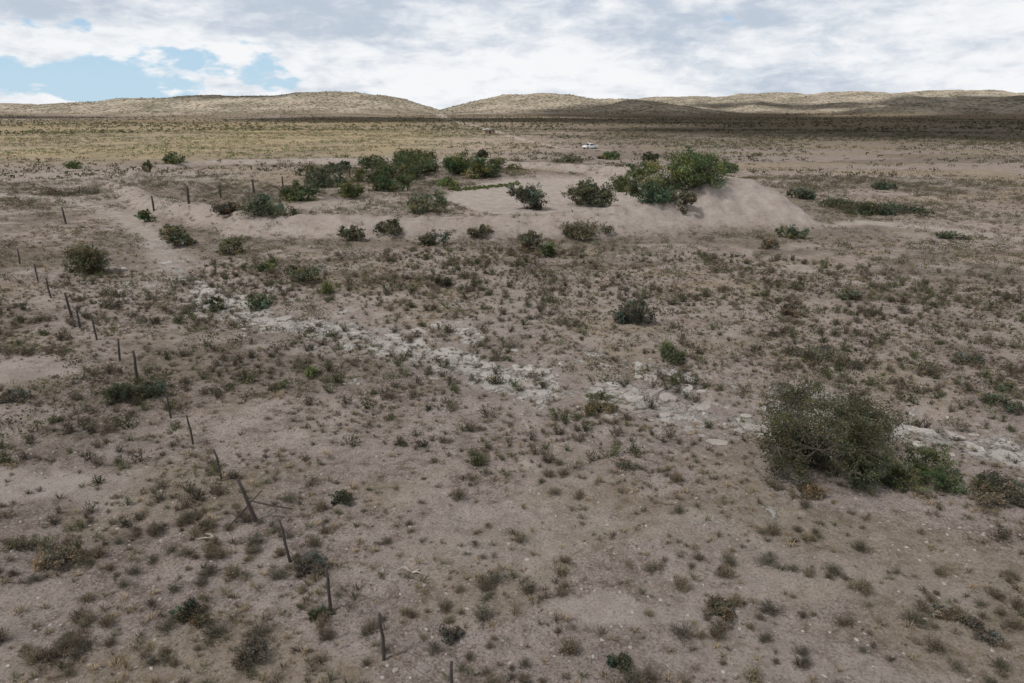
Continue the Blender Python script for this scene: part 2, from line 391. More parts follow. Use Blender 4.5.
def bush_geo(R, H, n, leaf, col, seed, stem=(.145, .128, .106), lobes=None, stemk=1., tw=3, irr=0.):
    r = np.random.default_rng(seed)
    lobes = lobes or int(7+R*3)
    ang = r.uniform(0, 2*math.pi, lobes); rad = R*(.72+.16*irr)*np.sqrt(r.uniform(0, 1, lobes))
    reach = 1+.28*np.sin(2*ang+seed)*(.5+irr)
    rad = rad*np.clip(reach, .5, 1.2)
    lz = H*r.uniform(.14, .82+.12*irr, lobes)*(1-.50*(rad/R)**2)
    LC = np.stack([rad*np.cos(ang), rad*np.sin(ang)*r.uniform(.8, 1), lz], 1)
    LR = R*r.uniform(.18-.05*irr, .40-.14*irr, lobes)
    C = []; T = []; S = []
    col = np.array(col)
    per = r.dirichlet(LR/LR.mean()*(4-1.5*irr))*n
    for i in range(lobes):
        k = 14
        dirs = r.normal(size=(k, 3)); dirs /= np.linalg.norm(dirs, axis=1)[:, None]; dirs[:, 2] = dirs[:, 2]*1.0+.1
        sub = LC[i]+dirs*np.array([LR[i], LR[i], min(LR[i], H*.34)])*r.uniform(.5, 1.25+.3*irr, (k, 1))
        lb_ = r.uniform(.75-.15*irr, 1.3); lh = r.normal(0, .10)
        br = lb_*r.uniform(.55, 1.45, k); hue = lh+r.normal(0, .10, k)
        m = max(int(per[i]), 8); pick = r.integers(0, k, m)
        pts = sub[pick]+r.normal(size=(m, 3))*LR[i]*np.array([.25, .25, .20])
        C.append(pts)
        tt = col[None, :]*br[pick][:, None]*r.uniform(.65, 1.35, (m, 1))
        tt[:, 0] *= 1+hue[pick]; tt[:, 2] *= 1-hue[pick]*.5
        T.append(tt)
        base = np.array([r.normal(0, .10*R), r.normal(0, .10*R), -.05])
        mid = (base+LC[i])/2+r.normal(0, .07*R, 3)
        w0 = .016*stemk*(.6+R*.5)
        S.append((*base, *mid, w0, w0*.6)); S.append((*mid, *LC[i], w0*.6, w0*.35))
        for j in range(k):
            S.append((*LC[i], *(sub[j]+dirs[j]*LR[i]*.3), w0*.3, w0*.12))
            for _ in range(tw):
                S.append((*sub[j], *(sub[j]+(dirs[j]*.6+r.normal(0, .5, 3))*LR[i]*.55), w0*.16, w0*.08))
    C = np.concatenate(C); T = np.concatenate(T)
    C[:, 2] = np.where(C[:, 2] < .03, .03+np.abs(C[:, 2])*.3, C[:, 2])
    V, Q = quads(C, leaf*1.3, leaf*.65, 0, r)
    TV, TQ = tubes(S); TV[:, 2] = np.maximum(TV[:, 2], -.06)
    return V, Q, np.repeat(T, 4, 0), TV, TQ, np.tile(np.array(stem), (len(TV), 1))*r.uniform(.8, 1.2, (len(TV), 1))
def twig_geo(R, H, n, wd, col, seed, leafn=0, leafcol=None, leaf=.03):
    r = np.random.default_rng(seed); S = []
    for i in range(n):
        a = r.uniform(0, 2*math.pi); t = r.uniform(.1, 1)
        e = np.array([math.cos(a)*R*t, math.sin(a)*R*t, H*math.sqrt(max(.08, 1-.75*t*t))*r.uniform(.6, 1.05)])
        b = np.array([r.normal(0, .10*R), r.normal(0, .10*R), -.02]); m = b*.5+e*.5+r.normal(0, .06*R, 3)+np.array([0, 0, -.03])
        S.append((*b, *m, wd, wd*.8)); S.append((*m, *e, wd*.8, wd*.5))
        for j in range(2):
            q = m+(e-m)*r.uniform(.2, .9); S.append((*q, *(q+r.normal(0, .16*R, 3)+np.array([0, 0, .05*R])), wd*.6, wd*.4))
    V, Q = tubes(S); col = np.array(col)
    T = np.tile(col, (len(V), 1))*np.repeat(r.uniform(.6, 1.4, (len(S), 1)), 6, 0)
    if leafn:
        Sa = np.array(S); k = r.integers(0, len(S), leafn)
        C = Sa[k, 3:6]*r.uniform(.6, 1, (leafn, 1))+r.normal(0, .10*R, (leafn, 3)); C[:, 2] = np.abs(C[:, 2])+.01
        LV, LQ = quads(C, leaf, leaf*.6, 0, r)
        LT = np.tile(np.array(leafcol), (len(LV), 1))*np.repeat(r.uniform(.6, 1.4, (leafn, 1)), 4, 0)
        Q = np.concatenate([Q, LQ+len(V)]); V = np.concatenate([V, LV]); T = np.concatenate([T, LT])
    return V, Q, T
def tuft_geo(R, H, n, wd, col, seed):
    r = np.random.default_rng(seed)
    a = r.uniform(0, 2*math.pi, n); t = r.uniform(.1, 1, n)
    d = np.stack([np.cos(a), np.sin(a), np.zeros(n)], 1); sd = np.stack([-np.sin(a), np.cos(a), np.zeros(n)], 1)
    b = d*(r.uniform(0, .35, n)*R)[:, None]
    mid = b+d*(t*R*.45)[:, None]+np.array([0, 0, 1])*(H*r.uniform(.4, .65, n))[:, None]
    e = b+d*(t*R)[:, None]+np.array([0, 0, 1])*(H*r.uniform(.35, 1.05, n)*(1-.45*t))[:, None]
    w = wd/2
    V = np.stack([b-sd*w, b+sd*w, mid+sd*w*.8, mid-sd*w*.8, e+sd*w*.25, e-sd*w*.25], 1).reshape(-1, 3)
    k = (np.arange(n)*6)[:, None]
    Q = np.concatenate([k+np.array([[0, 1, 2, 3]]), k+np.array([[3, 2, 4, 5]])])
    T = np.tile(np.array(col), (len(V), 1))*np.repeat(r.uniform(.65, 1.35, (n, 1)), 6, 0)
    return V, Q, T
def merge(protos, P, S, C, r=rng):
    Vs, Qs, Ts = [], [], []; off = 0
    pick = r.integers(0, len(protos), len(P)); rot = r.uniform(0, 2*math.pi, len(P))
    for k, (V, Q, T) in enumerate(protos):
        ix = np.where(pick == k)[0]
        if not len(ix): continue
        c, s = np.cos(rot[ix])[:, None], np.sin(rot[ix])[:, None]; sc = S[ix][:, None]
        x = (V[None, :, 0]*c-V[None, :, 1]*s)*sc+P[ix, 0][:, None]
        y = (V[None, :, 0]*s+V[None, :, 1]*c)*sc+P[ix, 1][:, None]
        z = V[None, :, 2]*sc*r.uniform(.75, 1.2, (len(ix), 1))+P[ix, 2][:, None]
        Vs.append(np.stack([x, y, z], 2).reshape(-1, 3))
        Qs.append((Q[None]+(np.arange(len(ix))*len(V))[:, None, None]).reshape(-1, Q.shape[1])+off)
        Ts.append((T[None]*C[ix][:, None, :]).reshape(-1, 3))
        off += len(ix)*len(V)
    return np.concatenate(Vs), np.concatenate(Qs), np.concatenate(Ts)
def polar(n, r0, r1, uniform_r=False, half=43):
    a = np.radians(rng.uniform(-half, half, n)); u = rng.uniform(0, 1, n)
    r = r0+(r1-r0)*u if uniform_r else np.sqrt(r0*r0+(r1*r1-r0*r0)*u)
    return r*np.sin(a), r*np.cos(a)
def keepout(x, y):
    k = 1-pond_mask(x, y)
    d, w = pdist(x, y, WASH); k *= 1-.6*np.exp(-(d/(w*1.1))**2)
    for L in (TRACK, PALEW, PALEL):
        d, w = pdist(x, y, L); k *= 1-.8*np.exp(-(d/w)**2)
    for L in (BERM, BERM2, BERM3):
        d, H = pdist(x, y, L); k *= 1-np.clip(.6+.25*(H-1.4), .5, .97)*ss(1, .75, d/(1.6*H+1.7))
    for (px, py, a, bb) in ((640,612,2.2,.9),(60,480,3.0,1.6),(20,370,3.2,2)):
        c = flat(px, py); k *= 1-.8*ss(1.1, .6, np.hypot((x-c[0])/a, (y-c[1])/bb))
    return k

# ------------------------------------------------------------------ named shrubs
GREEN = (.118, .145, .068); LEAFG = (.138, .168, .075); OLIVE = (.152, .155, .096); GREY = (.162, .166, .124)
DARK = (.102, .114, .074); DRY = (.23, .195, .145); DGREY = (.16, .148, .122); BROWN = (.175, .148, .108)
SH = [
 (810,480,158,118,(.118,.132,.072),'large dark green spreading bush right of centre, biggest in the picture'),
 (872,488,84,58,(.115,.135,.070),'dull green bush growing into the lower right side of the biggest bush'),
 (928,491,80,52,(.122,.152,.068),'low leafy green bush between the biggest bush clump and the brown thicket'),
 (635,328,46,42,GREY,'round grey green bush standing alone on bare ground right of centre'),
 (672,364,36,18,(.135,.155,.08),'small bright green bush beside the pale rock wash'),
 (600,415,40,18,(.18,.155,.098),'low olive brown bush on the near edge of the broken rock slabs'),
 (85,277,58,32,OLIVE,'wide olive bush at the far left above the leaning fence posts'),
 (180,249,38,25,OLIVE,'olive bush left of the pale wash below the earth bank'),
 (234,256,30,22,OLIVE,'dark olive bush beside the wash, right of a similar bush'),
 (270,272,20,16,LEAFG,'small green bush just left of a wider olive bush in the wash'),
 (305,285,38,22,OLIVE,'wide low olive bush on the upper side of the wash'),
 (256,311,30,18,(.14,.16,.098),'green bush on the pale rocks of the upper wash'),
 (214,311,20,17,DARK,'small dark bush at the left edge of the pale rocks'),
 (137,404,54,28,DARK,'dark low bush at the foot of a fence post in the left'),
 (18,404,34,16,DGREY,'flat grey bush at the left edge of the picture'),
 (62,572,52,32,DRY,'dry straw grey bush in the lower left corner area'),
 (195,630,38,32,(.18,.162,.106),'dry olive brown bush at lower left, left of the last fence posts'),
 (258,668,44,28,DGREY,'grey bush at the bottom edge left of the fence'),
 (312,576,36,26,DGREY,'dark grey bush right behind the middle foreground fence post'),
 (450,642,28,22,DGREY,'grey round bush right of the nearest tall fence post'),
 (322,620,26,20,DARK,'small dark bush at the base of the foreground fence post'),
 (346,505,26,15,DARK,'small dark bush right of the crossed fence timbers'),
 (620,672,30,18,DARK,'dark bush at the bottom edge near the picture centre'),
 (975,640,38,22,DGREY,'grey bush near the bottom right corner'),
 (940,620,30,20,DRY,'dry tan bush near the bottom right corner, left of a grey bush'),
 (720,620,34,23,(.19,.168,.108),'dry olive bush right of the pale bare patch at the bottom'),
 (802,502,40,20,(.24,.20,.13),'straw coloured bush under the lower edge of the biggest bush'),
 (994,508,64,36,(.18,.158,.115),'brown dry thicket right of the leafy green bush at the right edge'),
 (825,366,66,18,BROWN,'brown dry bush patch behind the biggest bush'),
 (998,412,36,16,DARK,'dark low bush near the right edge beside the rock wash'),
 (968,366,34,14,BROWN,'low brown bush near the right edge above the rock wash'),
 (1006,392,26,12,OLIVE,'low olive bush at the right edge just above a dark bush'),
 (444,287,24,11,(.075,.075,.055),'flat very dark bush on open ground left of centre'),
 (627,470,24,12,DRY,'small tan bush on open ground below the rock slabs'),
 (600,400,26,10,OLIVE,'flat olive bush among the broken rock slabs'),
 (352,242,26,21,OLIVE,'olive bush below the earth bank left of centre'),
 (388,240,34,16,OLIVE,'wide low olive bush below the bank, right of a taller one'),
 (436,246,34,17,(.165,.16,.108),'grey olive bush below the bank near the middle'),
 (480,240,26,13,(.165,.148,.102),'brownish bush below the bank right of a grey olive one'),
 (526,252,28,22,(.178,.162,.106),'tan olive bush below the bank with a green bush at its right'),
 (550,258,24,18,(.135,.156,.082),'green bush below the bank next to a tan olive bush'),
 (582,241,66,17,(.155,.142,.094),'long low olive brown thicket on the near face of the bank'),
 (685,218,24,24,(.165,.155,.102),'upright olive bush on the bank left of the bare mound'),
 (430,214,50,24,(.155,.170,.108),'grey green bush on the bank at the left end of the pale pond floor'),
 (527,211,44,31,(.150,.158,.112),'rounded grey green bush on the bank before the pale pond floor'),
 (588,208,66,26,(.145,.160,.098),'wide grey green bush on the bank, right of the rounded one'),
 (648,203,62,28,(.142,.162,.090),'grey green bush between the wide bush and the tall green tree'),
 (298,202,40,24,GREEN,'dark green bush inside the bank at the left, behind the fence'),
 (270,218,58,22,(.148,.158,.098),'wide olive green bush on the left curve of the bank'),
 (230,216,40,13,BROWN,'low brown bush on the left curve of the bank'),
 (350,199,34,22,GREEN,'round dark green bush inside the bank left of centre'),
 (325,188,42,20,DARK,'dark bush behind the fence inside the dry basin'),
 (391,192,40,22,GREEN,'green bush inside the basin right of a round dark green one'),
 (366,183,42,15,GREEN,'low green bush at the back left of the dry basin'),
 (396,179,52,21,(.116,.144,.068),'dense green thicket at the back of the basin, left half'),
 (424,177,50,22,(.12,.15,.068),'dense green thicket at the back of the basin, middle'),
 (452,176,46,19,(.115,.143,.064),'dense green thicket at the back of the basin, right half'),
 (444,187,32,10,(.14,.18,.072),'low bright green patch at the edge of the pale pond floor'),
 (482,179,38,20,GREEN,'dark green bush at the back edge of the pale pond floor'),
 (458,169,48,12,DARK,'dark bush row behind the back green bush of the basin'),
 (500,170,34,11,(.12,.142,.072),'low green bush right of the dark bush row behind the pond'),
 (340,172,38,10,DARK,'dark flat bush on the back bank of the basin at its left'),
 (376,169,40,12,(.118,.14,.076),'low green bush on the back bank, right of a dark flat one'),
 (415,166,42,13,(.122,.15,.07),'green bush on the back bank behind the dense thickets'),
 (312,177,30,11,OLIVE,'small olive bush behind the fence at the back left bank'),
 (476,158,26,9,DARK,'small dark bush on the plain behind the basin'),
 (622,192,42,17,(.13,.156,.074),'green bush at the back right of the pale pond floor'),
 (642,181,44,16,(.125,.152,.072),'low green bush on the back right rim of the pond'),
 (724,173,28,12,(.125,.15,.075),'low green bush just right behind the tall green tree'),
 (178,164,28,10,(.095,.112,.06),'dark green bush alone on the tan plain at upper left'),
 (146,172,14,13,OLIVE,'small upright olive bush left of the dark bush on the tan plain'),
 (75,169,16,8,(.13,.165,.07),'small green bush on the tan plain at the far upper left'),
 (148,223,20,14,GREEN,'small green bush by the fence where the pale track bends'),
 (75,196,50,6,BROWN,'flat brown bush strip along the pale ground at the left'),
 (862,214,62,13,(.104,.118,.074),'dark green thicket on the flat right of the bare mound, left half'),
 (900,216,62,14,(.10,.115,.07),'dark green thicket on the flat right of the bare mound, right half'),
 (800,200,36,13,DARK,'dark bush behind the right end of the bare mound'),
 (836,208,36,11,(.105,.12,.075),'low dark green bush between the mound and the long thicket'),
 (880,190,28,8,DARK,'small dark bush on the plain behind the long right thicket'),
 (790,240,30,14,OLIVE,'olive bush at the right foot of the bare mound'),
 (768,250,24,12,BROWN,'brown bush at the near foot of the bare mound'),
 (850,300,26,17,(.155,.145,.098),'olive brown bush on the open slope at the right'),
 (788,317,24,14,BROWN,'brown bush on the slope right of the lone round bush'),
 (648,162,22,9,DARK,'dark bush on the plain left of the tall green tree'),
 (566,163,30,7,OLIVE,'flat olive bush on the back bank of the pond'),
 (612,160,26,8,(.11,.14,.06),'small green bush near the parked pickup'),
 (950,240,30,9,DARK,'dark flat bush along the pale track at the right'),
]
for i, (px, py, w, h, col, lab) in enumerate(SH):
    p = at(px, py); zc = zc_of(*p); R = w/2*zc/F; hm = h*zc/F
    th = math.atan2(CH-p[2], p[1])
    H = max(.6*hm, (hm-1.2*R*math.sin(th))/math.cos(th))
    leaf = min(max(2.0*zc/F, .03), .6)
    big = w > 75 and py > 400
    n = int(max(280, w*h*(1.35 if big else 2.9)))
    k = .45 if big else .55
    Y = p[1]+R*k; X = p[0]*(Y/p[1])
    z = float(height(np.array([X]), np.array([Y]))[0])
    root = empty('shrub', (X, Y, z-.03), 0); tag(root, lab, 'bush')
    V, Q, T, TV, TQ, TT = bush_geo(R*1.05, H, n, leaf, col, 100+i, lobes=max(7, min(44, int(w*h/430)+9)), tw=5 if w > 30 else 1, irr=1. if big else .2)
    link('foliage', mesh_np('shrub_foliage', V, [Q], [M_PLANT], colors={'tint': T}), root)
    link('stems', mesh_np('shrub_stems', TV, [TQ], [M_TWIG], colors={'tint': TT}), root)
for k, (px, py, w, h, c, lab) in enumerate([(698,192,74,37,(.135,.17,.074),'tall bright green bushy tree on the bank left of the bare mound'), (666,194,56,27,(.13,.162,.074),'smaller green tree just left of the tallest green tree on the bank')]):
    p = at(px, py); zc = zc_of(*p); R = w/2*zc/F
    root = empty('mesquite_tree', (p[0], p[1]+2, float(height(np.array([p[0]]), np.array([p[1]+2]))[0])-.1)); tag(root, lab, 'tree')
    V, Q, T, TV, TQ, TT = bush_geo(R, h*zc/F, int(w*h*3.4), 2.0*zc/F, c, 87+k, lobes=32, stemk=1.6, tw=1)
    link('crown', mesh_np('tree_crown', V, [Q], [M_PLANT], colors={'tint': T}), root)
    link('trunk', mesh_np('tree_trunk', TV, [TQ], [M_TWIG], colors={'tint': TT}), root)
xs = []
for k in range(260):
    px = rng.uniform(448, 520); py = 188-(px-448)*.09+rng.normal(0, .8); xs.append(flat(px, py, -.6))
xs = np.array(xs); P = np.stack([xs[:, 0], xs[:, 1], height(xs[:, 0], xs[:, 1])], 1)
pr = [tuft_geo(.5, .5, 16, .09, (.16, .20, .08), 900+k) for k in range(3)]
V, Q, T = merge(pr, P, rng.uniform(.5, 1.1, len(P)), rng.uniform(.8, 1.2, (len(P), 1))*np.ones((1, 3)))
tag(link('green_rushes', mesh_np('green_rushes', V, [Q], [M_PLANT], colors={'tint': T})), 'strip of green rushes along the back edge of the pale pond floor', 'rushes', kind='stuff')

def yucca(px, py, hp, lab):
    p = at(px, py); zc = zc_of(*p); H = hp*zc/F
    root = empty('yucca', p); tag(root, lab, 'yucca')
    V, Q, T = tuft_geo(H*.55, H, 70, .045, (.18, .21, .09), int(px))
    V2 = V.copy(); V2[:, 2] *= .5; V2[:, 0:2] *= 1.25
    link('leaves', mesh_np('yucca_leaves', np.concatenate([V, V2]), [np.concatenate([Q, Q+len(V)])], [M_PLANT], colors={'tint': np.concatenate([T, T*.8])}), root)
    TV, TQ = tubes([(0, 0, -.05, 0, .02, H*.4, .06, .04)])
    link('stem', mesh_np('yucca_stem', TV, [TQ], [M_TWIG], colors={'tint': np.tile((.12, .09, .06), (len(TV), 1))}), root)
yucca(327, 294, 20, 'spiky yellow green yucca right of the wide olive bush in the wash')
yucca(311, 376, 15, 'small spiky dark green yucca on the bare slope below the wash')
yucca(667, 350, 14, 'small spiky yucca just behind the bright green bush by the wash')

# ------------------------------------------------------------------ scattered low bushes: the nearest ones are single objects
tw = []
for k in range(9):
    tw.append(twig_geo(.33*(1+.25*math.sin(k*2.1)), .29, 48, .0058, [(.195, .165, .13), (.165, .145, .12), (.25, .21, .155)][k % 3], 300+k, 600, [(.195, .168, .12), (.16, .156, .11), (.255, .215, .148)][k % 3], .031))
TWM = [mesh_np('low_bush', V, [Q], [M_PLANT], colors={'tint': T}) for (V, Q, T) in tw]
x, y = polar(6200, 10.5, 62); kp = keepout(x, y)*(.06+.94*ss(.36, .58, fbm(x/4.5, y/4.5, 4, 71))); ok = rng.uniform(0, 1, len(x)) < kp*.9
x, y = x[ok], y[ok]
inview = np.abs(x) < .80*y+2
x, y = x[inview], y[inview]
order = np.argsort(np.hypot(x, y)); x, y = x[order], y[order]
fence_pts = line([(450,690,0),(383,660,0),(330,610,0),(285,560,0),(240,520,0),(190,440,0),(140,380,0),(95,330,0),(40,280,0),(-60,215,0)])
dW, _ = pdist(x, y, WASH)
wx = np.array([q[0] for q in WASH]); wy = np.array([q[1] for q in WASH])
o_ = np.argsort(wx)
ywash = np.interp(x, wx[o_], wy[o_])
fx = np.array([q[1] for q in fence_pts]); fxx = np.array([q[0] for q in fence_pts]); xf = np.interp(y, fx, fxx)
NB = 298
for i in range(min(NB, len(x))):
    z = float(height(x[i:i+1], y[i:i+1])[0])
    o = link('low_bush', TWM[i % len(TWM)])
    o.location = (x[i], y[i], z-.01); s = float(.42+.85*rng.uniform(0, 1)**1.6); o.scale = (s, s*rng.uniform(.75, 1.25), s*rng.uniform(.75, 1.15)); o.rotation_euler = (0, 0, rng.uniform(0, 6.28))
    if dW[i] < 2.2: g, l = 'low bushes among the pale rocks', 'low dry bush among the pale rocks of the wash'
    elif y[i] > ywash[i]: g, l = 'low bushes beyond the wash', 'low dry bush on the open slope beyond the pale rock wash'
    elif x[i] < xf[i]: g, l = 'low bushes left of the fence', 'low dry grey brown bush on bare soil left of the wire fence'
    else: g, l = 'low bushes in the foreground', 'low dry grey brown bush on the gravelly slope between fence and rock wash'
    tag(o, l, 'bush', g)
ones = np.ones((1, 3))
rx, ry = x[NB:], y[NB:]
def scrub_colors(n, greens=.3):
    c = rng.uniform(.6, 1.4, (n, 1))*ones
    g = rng.uniform(0, 1, n) < greens
    c[g] *= np.array([.78, 1.0, .68]); return c
V0, Q0, T0 = [], [], []
def add(VQT):
    V, Q, T = VQT; off = sum(len(v) for v in V0); V0.append(V); Q0.append(Q+off); T0.append(T)
P = np.stack([rx, ry, height(rx, ry)], 1)
tw_mid = [twig_geo(.37, .34, 12, .009, (.17, .147, .118), 340+k, 160, (.172, .15, .108), .052) for k in range(6)]
add(merge(tw_mid, P, .42+rng.uniform(0, 1, len(P))**1.4*1.05, scrub_colors(len(P), .3)))
x, y = polar(46000, 30, 150); ok = rng.uniform(0, 1, len(x)) < keepout(x, y)*(.10+.90*ss(.35, .57, fbm(x/8, y/7, 4, 72)))*.64
x, y = x[ok], y[ok]; P = np.stack([x, y, height(x, y)], 1)
def leafball(R, H, n, leaf, col, seed):
    r = np.random.default_rng(seed); d = r.normal(size=(n, 3)); d /= np.linalg.norm(d, axis=1)[:, None]
    C = d*r.uniform(.35, 1, (n, 1))*np.array([R, R, H*.6]); C[:, 2] = np.abs(C[:, 2]+H*.35)
    C[:, :2] += r.normal(0, R*.2, (n, 2))
    V, Q = quads(C, leaf, leaf*.5, 0, r)
    return V, Q, np.tile(np.array(col), (len(V), 1))*np.repeat(r.uniform(.6, 1.4, (n, 1)), 4, 0)
lb = [leafball(.42, .38, 36, .125, (.165, .144, .104), 360+k) for k in range(6)]
sc = (.32+1.0*rng.uniform(0, 1, len(P))**1.5)*(1+.35*ss(60, 140, y))
add(merge(lb, P, sc, scrub_colors(len(P), .32)))
x, y = polar(34000, 150, 500); ok = rng.uniform(0, 1, len(x)) < keepout(x, y)*(.1+.9*ss(.36, .56, fbm(x/30, y/20, 4, 73)))*.75
x, y = x[ok], y[ok]; P = np.stack([x, y, height(x, y)], 1)
lb2 = [leafball(.8, .6, 12, .45, (.132, .117, .079), 380+k) for k in range(5)]
C = scrub_colors(len(P), .4)*(1+1.0*ss(.10, -.2, x/y)*ss(140, 200, y))[:, None]
add(merge(lb2, P, rng.uniform(.35, 1.4, len(P)), C))
x, y = polar(42000, 450, 2700, True); ok = rng.uniform(0, 1, len(x)) < ss(.34, .56, fbm(x/90, y/60, 4, 74))*.8+.08
x, y = x[ok], y[ok]; P = np.stack([x, y, height(x, y)], 1)
lb3 = [leafball(1.5, 1.0, 6, 1.3, (.104, .094, .064), 390+k) for k in range(5)]
C = scrub_colors(len(P), .4)*(1+.5*ss(.1, -.2, x/y)*ss(1000, 600, y))[:, None]
add(merge(lb3, P, rng.uniform(.5, 1.4, len(P))*(1+.5*ss(800, 2300, y)), C))
V, Q, T = np.concatenate(V0), np.concatenate(Q0), np.concatenate(T0)
tag(link('desert_scrub', mesh_np('desert_scrub', V, [Q], [M_PLANT], colors={'tint': T})), 'countless low scrub bushes dotting the desert plain to the hills', 'scrub', kind='stuff')

# dry grass
V0, Q0, T0 = [], [], []
x, y = polar(26000, 9.5, 60); ok = rng.uniform(0, 1, len(x)) < keepout(x, y)*(.18+.82*ss(.36, .58, fbm(x/2.6, y/2.6, 4, 75))*ss(.26, .46, fbm(x/12, y/12, 3, 77))); x, y = x[ok], y[ok]
P = np.stack([x, y, height(x, y)], 1)
tf = [tuft_geo(.18, .16, 26, .014, [(.44, .36, .24), (.32, .27, .185), (.24, .23, .155), (.21, .178, .138)][k % 4], 400+k) for k in range(8)]
add(merge(tf, P, .35+1.05*rng.uniform(0, 1, len(P))**1.4, rng.uniform(.6, 1.2, (len(P), 1))*ones))
x, y = polar(30000, 55, 170); ok = rng.uniform(0, 1, len(x)) < keepout(x, y)*ss(.36, .58, fbm(x/8, y/8, 4, 76))*.8; x, y = x[ok], y[ok]
P = np.stack([x, y, height(x, y)], 1)
tf2 = [tuft_geo(.3, .22, 8, .05, (.30, .245, .165), 420+k) for k in range(4)]
add(merge(tf2, P, rng.uniform(.4, 1.4, len(P)), rng.uniform(.6, 1.3, (len(P), 1))*ones))
V, Q, T = np.concatenate(V0), np.concatenate(Q0), np.concatenate(T0)
tag(link('dry_grass', mesh_np('dry_grass', V, [Q], [M_PLANT], colors={'tint': T})), 'sparse tan tufts of dry grass scattered over the bare soil', 'grass', kind='stuff')

# ------------------------------------------------------------------ stones
def ico():
    t = (1+5**.5)/2
    v = np.array([(-1,t,0),(1,t,0),(-1,-t,0),(1,-t,0),(0,-1,t),(0,1,t),(0,-1,-t),(0,1,-t),(t,0,-1),(t,0,1),(-t,0,-1),(-t,0,1)], float); v /= np.linalg.norm(v[0])
    f = np.array([(0,11,5),(0,5,1),(0,1,7),(0,7,10),(0,10,11),(1,5,9),(5,11,4),(11,10,2),(10,7,6),(7,1,8),(3,9,4),(3,4,2),(3,2,6),(3,6,8),(3,8,9),(4,9,5),(2,4,11),(6,2,10),(8,6,7),(9,8,1)])
    return v, f
iv, if_ = ico()
sp_ = []
for k in range(7):
    r = np.random.default_rng(500+k); v = iv*r.uniform(.55, 1.25, (12, 1))*np.array([1, r.uniform(.5, .95), r.uniform(.3, .5)])
    sp_.append((v, if_, np.tile((1., 1, 1), (12, 1))))
x, y = polar(22000, 9.5, 40); s = .013+.045*rng.uniform(0, 1, len(x))**5*1.5
nfree = len(x)
wl = []
for (a, b) in zip(WASH[3:-1], WASH[4:]):
    L = math.hypot(a[0]-b[0], a[1]-b[1]); n = int(L*18)
    t = rng.uniform(0, 1, n); wl.append(np.stack([a[0]+(b[0]-a[0])*t+rng.normal(0, a[2]*2.2, n), a[1]+(b[1]-a[1])*t+rng.normal(0, a[2]*2.2, n)], 1))
wl = np.concatenate(wl); x = np.concatenate([x, wl[:, 0]]); y = np.concatenate([y, wl[:, 1]]); s = np.concatenate([s, .03+.12*rng.uniform(0, 1, len(wl))**4])
P = np.stack([x, y, height(x, y)], 1)
br = rng.uniform(.4, 1.15, (len(P), 1)); br[:nfree] *= .88
V, Q, T = merge(sp_, P, s, br*np.array([[.45, .41, .38]]))
tag(link('loose_stones', mesh_np('loose_stones', V, [Q], [M_TWIG], colors={'tint': T})), 'loose pale stones and gravel strewn on the soil and along the wash', 'gravel', kind='stuff')

def slab_mesh(seed):
    r = np.random.default_rng(seed); n = r.integers(8, 13)
    a = np.sort((np.arange(n)+r.uniform(-.4, .4, n))*2*math.pi/n); rad = r.uniform(.45, 1.15, n)
    c = np.stack([np.cos(a)*rad, np.sin(a)*rad*r.uniform(.4, .7)], 1)
    lv = [(1.0, -.25), (1.03, .03), (1.0, .10), (.93, .14), (.55, .15)]
    V = []
    for k, (s_, z) in enumerate(lv):
        for i in range(n): V.append((c[i, 0]*s_*(1+r.normal(0, .02)), c[i, 1]*s_, z+r.normal(0, .016)))
    V.append((0, 0, .15+r.normal(0, .01)))
    V = np.array(V); Q = []
    for k in range(4):
        for i in range(n): Q.append((k*n+i, k*n+(i+1) % n, (k+1)*n+(i+1) % n, (k+1)*n+i))
    T = [(4*n+i, 4*n+(i+1) % n, 5*n) for i in range(n)]
    return mesh_np('flat_boulder', V, [np.array(Q), np.array(T)], [M_ROCK])
SLM = [slab_mesh(600+k) for k in range(16)]
cnt = 0
for (lo, hi, num, lab, g) in ((4, 9, 28, 'flat pale boulder in the upper wash left of centre', 'flat boulders in the upper wash'), (9, 14, 80, 'broken flat pale boulder in the middle stretch of the wash', 'flat boulders in the middle wash'), (15, 18, 26, 'pale boulder in the wash at the right beyond the biggest bush', 'flat boulders in the right wash')):
    for k in range(num):
        i = rng.integers(lo, hi); a, b = WASH[i], WASH[min(i+1, len(WASH)-1)]; t = rng.uniform(0, 1)
        X = a[0]+(b[0]-a[0])*t+rng.normal(0, a[2]*.9); Y = a[1]+(b[1]-a[1])*t+rng.normal(0, a[2]*1.0)
        z = float(height(np.array([X]), np.array([Y]))[0]); s = float(.18+.6*rng.uniform(0, 1)**2)
        o = link('flat_boulder', SLM[cnt % 16]); o.location = (X, Y, z-.0*s); o.scale = (s, s, s*rng.uniform(.35, .75)); o.rotation_euler = (rng.normal(0, .08), rng.normal(0, .08), rng.uniform(0, 6.28))
        tag(o, lab, 'boulder', g); cnt += 1

